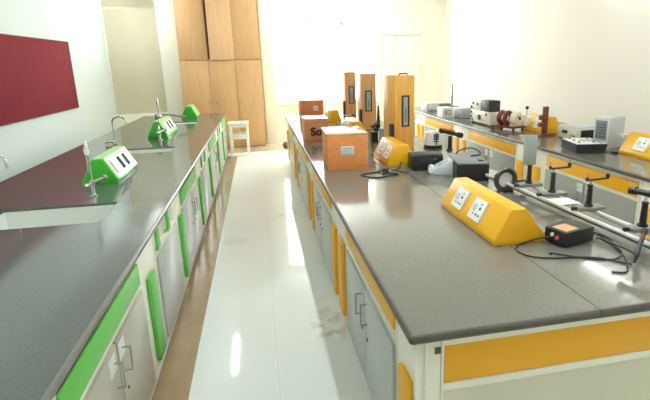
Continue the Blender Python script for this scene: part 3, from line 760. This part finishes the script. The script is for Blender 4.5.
saddle(1.922, 2.84, 'holder with black cross bar next to the grey screen holder', 'bar')
saddle(1.945, 2.49, 'holder with black cross bar between the other bar holder and the telescope', 'bar')
saddle(1.978, 2.088, 'holder with black and copper telescope, near end of the optical bench', 'scope')
o = thing('paper_slip', 'white paper slip on the optical rods between the two bar holders', 'paper', (1.905, 2.68, ZT + .0785), 0)
MB().box(-.085, .075, -.07, .07, 0, .002).build('sheet', 'white_plastic', o)

# ------------------------------------------------------------------ laser supply, probe, cables
o = thing('power_supply', 'small black power supply with orange label and pink knob on the island', 'power supply', (1.545, 2.118, ZT + .004), -.0)
r = .27
o.rotation_euler = (0, 0, r)
MB().box(-.01, .215, 0, .14, .004, .084, .004).build('case', 'black', o)
MB().box(.015, .115, .02, .115, .084, .0855).build('label', 'orange_label', o, label='orange label on top')
MB().cyl((-.022, .05, .045), (-.01, .05, .045), .011, seg=16).build('knob', 'pink', o, label='pink knob')
MB().cyl((-.018, .085, .055), (-.01, .085, .055), .010, seg=16).build('button', 'white_plastic', o, label='white button')
for x in (.02, .195):
    for y in (.02, .105): MB().cyl((x, y, -.004), (x, y, .004), .01, seg=10).build('foot', 'black_matt', o)
o = thing('probe', 'black pen-shaped probe leaning on the near rod of the optical bench', 'probe', (1.735, 1.85, ZT + .012))
MB().cyl((.0, 0, 0), (.026, .018, .028), .005, .012, seg=14).cyl((.026, .018, .028), (.11, .08, .115), .012, .011, seg=14).cyl((.11, .08, .115), (.122, .089, .128), .015, seg=14).build('grip', 'black', o)
Z = ZT + .005
def cable(name, pts, label, r=.0042, cat='cable'):
    return tag(MB().tube(pts, r, 8).build(name, 'black_matt'), label, cat, 'black cables on the island')
cable('power_cable', [(1.505, 2.20, Z + .04), (1.45, 2.235, Z + .02), (1.38, 2.24, Z + .004), (1.314, 2.215, Z), (1.275, 2.147, Z), (1.304, 2.069, Z), (1.387, 2.02, Z), (1.516, 1.999, Z), (1.627, 1.956, Z), (1.688, 1.888, Z), (1.717, 1.842, Z + .004)], 'long black cable curving from the supply in front of it to the probe')
cable('signal_cable', [(1.765, 2.17, Z + .02), (1.81, 2.11, Z), (1.79, 2.00, Z), (1.70, 1.93, Z), (1.60, 1.95, Z), (1.50, 2.02, Z), (1.43, 2.08, Z), (1.42, 2.06, Z)], 'black cable looping in front of the supply to its right corner')
cable('signal_cable', [(1.765, 2.20, Z + .03), (1.83, 2.24, Z + .01), (1.86, 2.17, Z), (1.80, 2.07, Z), (1.76, 1.95, Z), (1.69, 1.84, Z), (1.63, 1.78, Z), (1.57, 1.80, Z)], 'black cable hanging right of the supply and ending by the bench seam')
cable('signal_cable', [(1.77, 2.22, Z + .02), (1.80, 2.30, Z), (1.85, 2.28, Z), (1.83, 2.18, Z), (1.80, 2.12, Z + .008), (1.84, 2.03, Z), (1.83, 1.93, Z)], 'short tangled black cable between the supply and the optical bench')
cable('tangled_cable', [(1.27, 4.28, Z + .06), (1.22, 4.20, Z + .02), (1.10, 4.18, Z + .012), (1.00, 4.20, Z), (.85, 4.12, Z), (.95, 4.00, Z), (1.08, 3.98, Z + .01), (1.18, 4.06, Z + .006), (1.05, 4.11, Z + .01), (1.16, 4.17, Z + .016), (1.27, 4.10, Z), (1.32, 4.20, Z)], 'tangle of black cable in front of the big brown box and second socket box', .007)
o = thing('plug', 'black plug lying in the cable tangle before the second socket box', 'plug', (1.085, 4.16, ZT))
MB().box(-.03, .03, -.022, .022, 0, .045, .008).build('body', 'black_matt', o)
for y in (-.01, .01): MB().cyl((.03, y, .022), (.05, y, .022), .004, seg=8).build('pin', 'steel', o)

# ------------------------------------------------------------------ right bench instruments
o = thing('control_unit', 'cream control unit with black knobs and a dark screen on the wall-side bench', 'instrument', (3.42, 6.78, ZT), 0)
MB().box(0, .20, 0, .70, .02, .215, .012).build('lower_case', 'ivory', o)
MB().box(.0, .20, .34, .72, .2155, .36, .012).build('upper_case', 'ivory', o)
MB().box(.0, .19, .05, .335, .2155, .385, .006).build('screen', 'charcoal', o, label='dark grey screen')
for y, z, q in ((.60, .32, 0), (.66, .25, 0), (.44, .31, 0)): MB().cyl((.0, y, z), (-.014, y, z), .022, seg=14).build('knob', 'black', o)
MB().cyl((.0, .36, .11), (-.02, .36, .11), .042, seg=18).build('knob', 'black', o, label='large black knob')
for y, z in ((.66, .17), (.66, .10), (.62, .05), (.12, .17)): MB().cyl((0, y, z), (-.014, y, z), .018, seg=12).build('knob', 'black', o)
for x in (.03, .17):
    for y in (.05, .65): MB().cyl((x, y, 0), (x, y, .02), .022, seg=12).build('foot', 'black', o)
o = thing('coil_apparatus', 'dark red double coil with white drum on a red base, wall-side bench', 'instrument', (3.56, 6.36, ZT), .42)
o.scale = (.84, .84, .84)
MB().box(-.16, .16, -.16, .34, .045, .068, .006).build('base_board', 'dark_red', o)
for x in (-.13, .13):
    for y in (-.13, .31): MB().cyl((x, y, 0), (x, y, .045), .025, .02, seg=14).build('foot', 'black', o)
for y in (.09, .215):
    MB().ring((0, y, .20), .088, .042, 'y', seg=32, sub=14).box(-.03, .03, y - .03, y + .03, .068, .085).build('coil', 'dark_red', o)
MB().lathe([(.03, -.13), (.112, -.125), (.122, -.11), (.122, -.02), (.112, -.01)], (.02, .0, .19), axis='y').box(-.07, .07, -.11, .0, .068, .13, .01).build('drum', 'ivory', o)
MB().cyl((.02, -.13, .20), (.02, -.15, .20), .02).box(-.04, .05, -.136, -.126, .222, .236).build('pointer', 'black', o)
o = thing('ball_rod', 'short rod with black ball tip beside the red coil apparatus', 'rod', (3.93, 6.60, ZT))
MB().lathe([(.03, 0), (.03, .01), (.007, .015), (.007, .27)]).build('rod', 'steel', o)
MB().sphere((0, 0, .285), .026).build('ball', 'black', o)
o = thing('clamp_stand', 'dark brown wooden clamp stand in front of the far wall-side socket box', 'stand', (3.665, 5.70, ZT), .1)
MB().box(-.10, .13, -.06, .07, 0, .026, .005).build('base', 'brown_wood', o)
MB().box(-.035, .035, -.02, .02, .026, .385, .004).build('upright', 'brown_wood', o)
MB().box(-.09, -.035, -.03, .02, .215, .275, .004).build('clamp', 'brown_wood', o)
MB().box(-.10, -.035, -.03, .02, .13, .18, .004).build('clamp', 'brown_wood', o)
MB().cyl((-.06, -.03, .245), (-.06, -.055, .245), .014, seg=12).build('screw', 'dark_steel', o)

o = thing('meter_unit', 'white meter unit with a black display panel behind the black tray', 'instrument', (3.76, 5.15, ZT), -.0)
MB().box(0, .30, 0, .40, .012, .155, .01).build('case', 'ivory', o)
MB().box(.01, .29, .02, .38, .1555, .168, .006).build('lid', 'light_grey', o)
MB().box(.055, .29, -.012, 0, .03, .135, .003).build('display_panel', 'black', o)
b = MB(); b.box(-.012, 0, .19, .29, .075, .115, .003); b.build('side_display', 'black', o)
for y in (.05, .11): MB().cyl((-.012, y, .06), (0, y, .06), .014, seg=12).build('knob', 'mid_grey', o)
for x in (.03, .27):
    for y in (.03, .37): MB().cyl((x, y, 0), (x, y, .012), .016, seg=10).build('foot', 'black', o)

o = thing('meter_tray', 'black sloping-sided tray with white control panel in front of the grey cabinet', 'instrument', (3.465, 4.62, ZT), -.22)
def tray(b, x0, x1, y0, y1, e, z0, z1):
    vs = [(x0 + e, y0 + e, z0), (x1 - e, y0 + e, z0), (x1 - e, y1 - e, z0), (x0 + e, y1 - e, z0), (x0, y0, z1), (x1, y0, z1), (x1, y1, z1), (x0, y1, z1)]
    _, fs = b._add(vs, [(0, 3, 2, 1), (4, 5, 6, 7), (0, 1, 5, 4), (1, 2, 6, 5), (2, 3, 7, 6), (3, 0, 4, 7)])
    bmesh.ops.bevel(b.bm, geom=list({x for f in fs for x in f.edges}), offset=.006, segments=2, affect='EDGES')
    return b
tray(MB(), -.17, .17, -.21, .21, .02, 0, .10).build('body', 'black_matt', o)
MB().box(-.16, .16, -.20, .20, .10, .108, .003).build('panel', 'white_plastic', o)
for x, y in ((-.10, -.12), (-.10, .02), (-.10, .13), (.05, -.13), (.10, .14)): MB().cyl((x, y, .108), (x, y, .122), .014, seg=12).build('terminal', 'mid_grey', o)
MB().box(-.03, .09, -.05, .09, .108, .112, .002).build('dial', 'grey_metal', o)
MB().box(.11, .14, -.16, .08, .108, .111, .001).build('nameplate', 'charcoal', o)

o = thing('grey_cabinet', 'upright pale grey instrument cabinet with a dark side window by the socket box', 'instrument', (3.755, 4.60, ZT), .28)
MB().box(0, .27, 0, .19, .0, .345, .008).build('case', 'light_grey', o)
MB().box(-.006, 0, .025, .165, .10, .31, .003).build('window', 'mid_grey', o, label='dark grey window in the side')
for k in range(5): MB().box(-.0085, -.006, .035, .155, .13 + k * .034, .136 + k * .034).build('vent_slat', 'charcoal', o)
MB().box(.20, .28, -.05, 0, .12, .15, .004).build('side_knob', 'white_plastic', o)
o = thing('cable_plug', 'small black plug and lead on the bench beside the grey cabinet', 'plug', (3.66, 4.36, ZT))
MB().box(-.02, .02, -.03, .03, 0, .022, .005).build('body', 'black', o)
MB().tube([(0, .03, .01), (-.05, .08, .006), (-.06, .14, .006)], .005).build('lead', 'black', o)

# far right of the wall-side bench
o = thing('blue_grey_unit', 'pale blue-grey box left of the cream control unit', 'instrument', (3.46, 7.95, ZT), .12)
MB().box(0, .38, 0, .30, .008, .18, .008).build('case', 'light_grey', o)
MB().box(.02, .36, -.006, 0, .03, .15, .002).build('front_panel', 'grey_metal', o)
for x, y in ((.02, .02), (.32, .02), (.02, .24), (.32, .24)): MB().box(x, x + .04, y, y + .04, 0, .008).build('foot', 'black', o)
o = thing('white_unit', 'small white box with dark markings left of the blue-grey box', 'instrument', (3.19, 8.02, ZT), .06)
MB().box(0, .20, .10, .34, 0, .185, .008).build('case', 'white_plastic', o)
b = MB(); b.box(.06, .08, .094, .10, .05, .15); b.box(.11, .15, .094, .10, .12, .14); b.box(.11, .15, .094, .10, .06, .08); b.box(.03, .045, .094, .10, .09, .12)
b.build('markings', 'mid_grey', o)
o = thing('rod_stand', 'thin metal rod stand at the far end of the wall-side bench', 'stand', (4.15, 10.05, ZT))
MB().box(-.12, .12, -.09, .09, 0, .03, .006).build('base', 'mid_grey', o)
MB().cyl((0, 0, .03), (0, 0, .50), .012).build('rod', 'dark_steel', o)
MB().cyl((0, 0, .10), (0, 0, .25), .022).build('sleeve', 'mid_grey', o)
o = thing('open_front_unit', 'low grey unit with white front panel at the far end of the wall-side bench', 'instrument', (3.33, 9.35, ZT))
MB().box(0, .52, .01, .40, .0, .155, .006).build('case', 'grey_metal', o)
MB().box(.02, .24, 0, .01, .03, .135, .002).build('front_panel', 'white_plastic', o)
MB().box(.27, .50, 0, .01, .03, .135, .002).build('dark_panel', 'mid_grey', o)

# ------------------------------------------------------------------ white stool by the green bench and small pot
o = thing('stool', 'white wooden stool at the far end of the green bench', 'stool', (-.46, 10.72, .022))
MB().box(-.22, .21, -.20, .20, .645, .68, .006).build('seat', 'white_lam', o)
for x in (-.20, .15):
    for y in (-.185, .135): MB().box(x, x + .05, y, y + .05, 0, .6448, .004).build('leg', 'white_lam', o)
for y in (-.178, .142):
    for z0, z1 in ((.58, .644), (.33, .37), (.42, .44)): MB().box(-.1495, .1495, y, y + .03, z0, z1, .003).build('rail', 'white_lam', o)
for x in (-.19, .16):
    for z0, z1 in ((.58, .644), (.24, .28)): MB().box(x, x + .03, -.1345, .1345, z0, z1, .003).build('side_rail', 'white_lam', o)
o = thing('clay_pot', 'small round brown pot on the floor below the window', 'pot', (.54, 11.1, .013))
MB().lathe([(.035, 0), (.06, .03), (.075, .065), (.062, .11), (.045, .125), (.05, .14), (.04, .14)]).build('pot_body', 'clay', o)

# ------------------------------------------------------------------ light through the window, camera
wd = bpy.data.worlds.new('World'); S.world = wd; wd.use_nodes = True
wd.node_tree.nodes['Background'].inputs['Color'].default_value = (.97, 1, 1.0, 1)
wd.node_tree.nodes['Background'].inputs['Strength'].default_value = 8
ld = bpy.data.lights.new('window_portal', 'AREA'); ld.shape = 'RECTANGLE'; ld.size = W; ld.size_y = Hh; ld.cycles.is_portal = True
lo = bpy.data.objects.new('window_portal', ld); COL.objects.link(lo); lo.location = ((WX0 + WX1) / 2, YB + .19, (WZ0 + WZ1) / 2); lo.rotation_euler = (-PI / 2, 0, 0)

cam = bpy.data.cameras.new('camera'); co = bpy.data.objects.new('camera', cam); COL.objects.link(co)
cam.sensor_width = 36; cam.lens = 480.657 / 650 * 36
cam.shift_x = -(365.456 - 325) / 650; cam.shift_y = -(200 - 190.118) / 650
cam.clip_start = .05; cam.clip_end = 100
co.location = (0, 0, 1.88)
_r = Matrix(((0.976367, -0.215343, -0.018288), (0.072388, 0.246128, 0.966530), (-0.203634, -0.945013, 0.255899)))  # rows: right, up, back in world axes
co.rotation_euler = _r.transposed().to_euler()
S.camera = co
S.view_settings.view_transform = 'Standard'; S.view_settings.look = 'None'; S.view_settings.gamma = 1; S.view_settings.use_curve_mapping = False
S.view_settings.exposure = 0.88
S.cycles.max_bounces = 8; S.cycles.diffuse_bounces = 5; S.cycles.glossy_bounces = 4; S.cycles.sample_clamp_indirect = 6
S.cycles.caustics_reflective = False; S.cycles.caustics_refractive = False
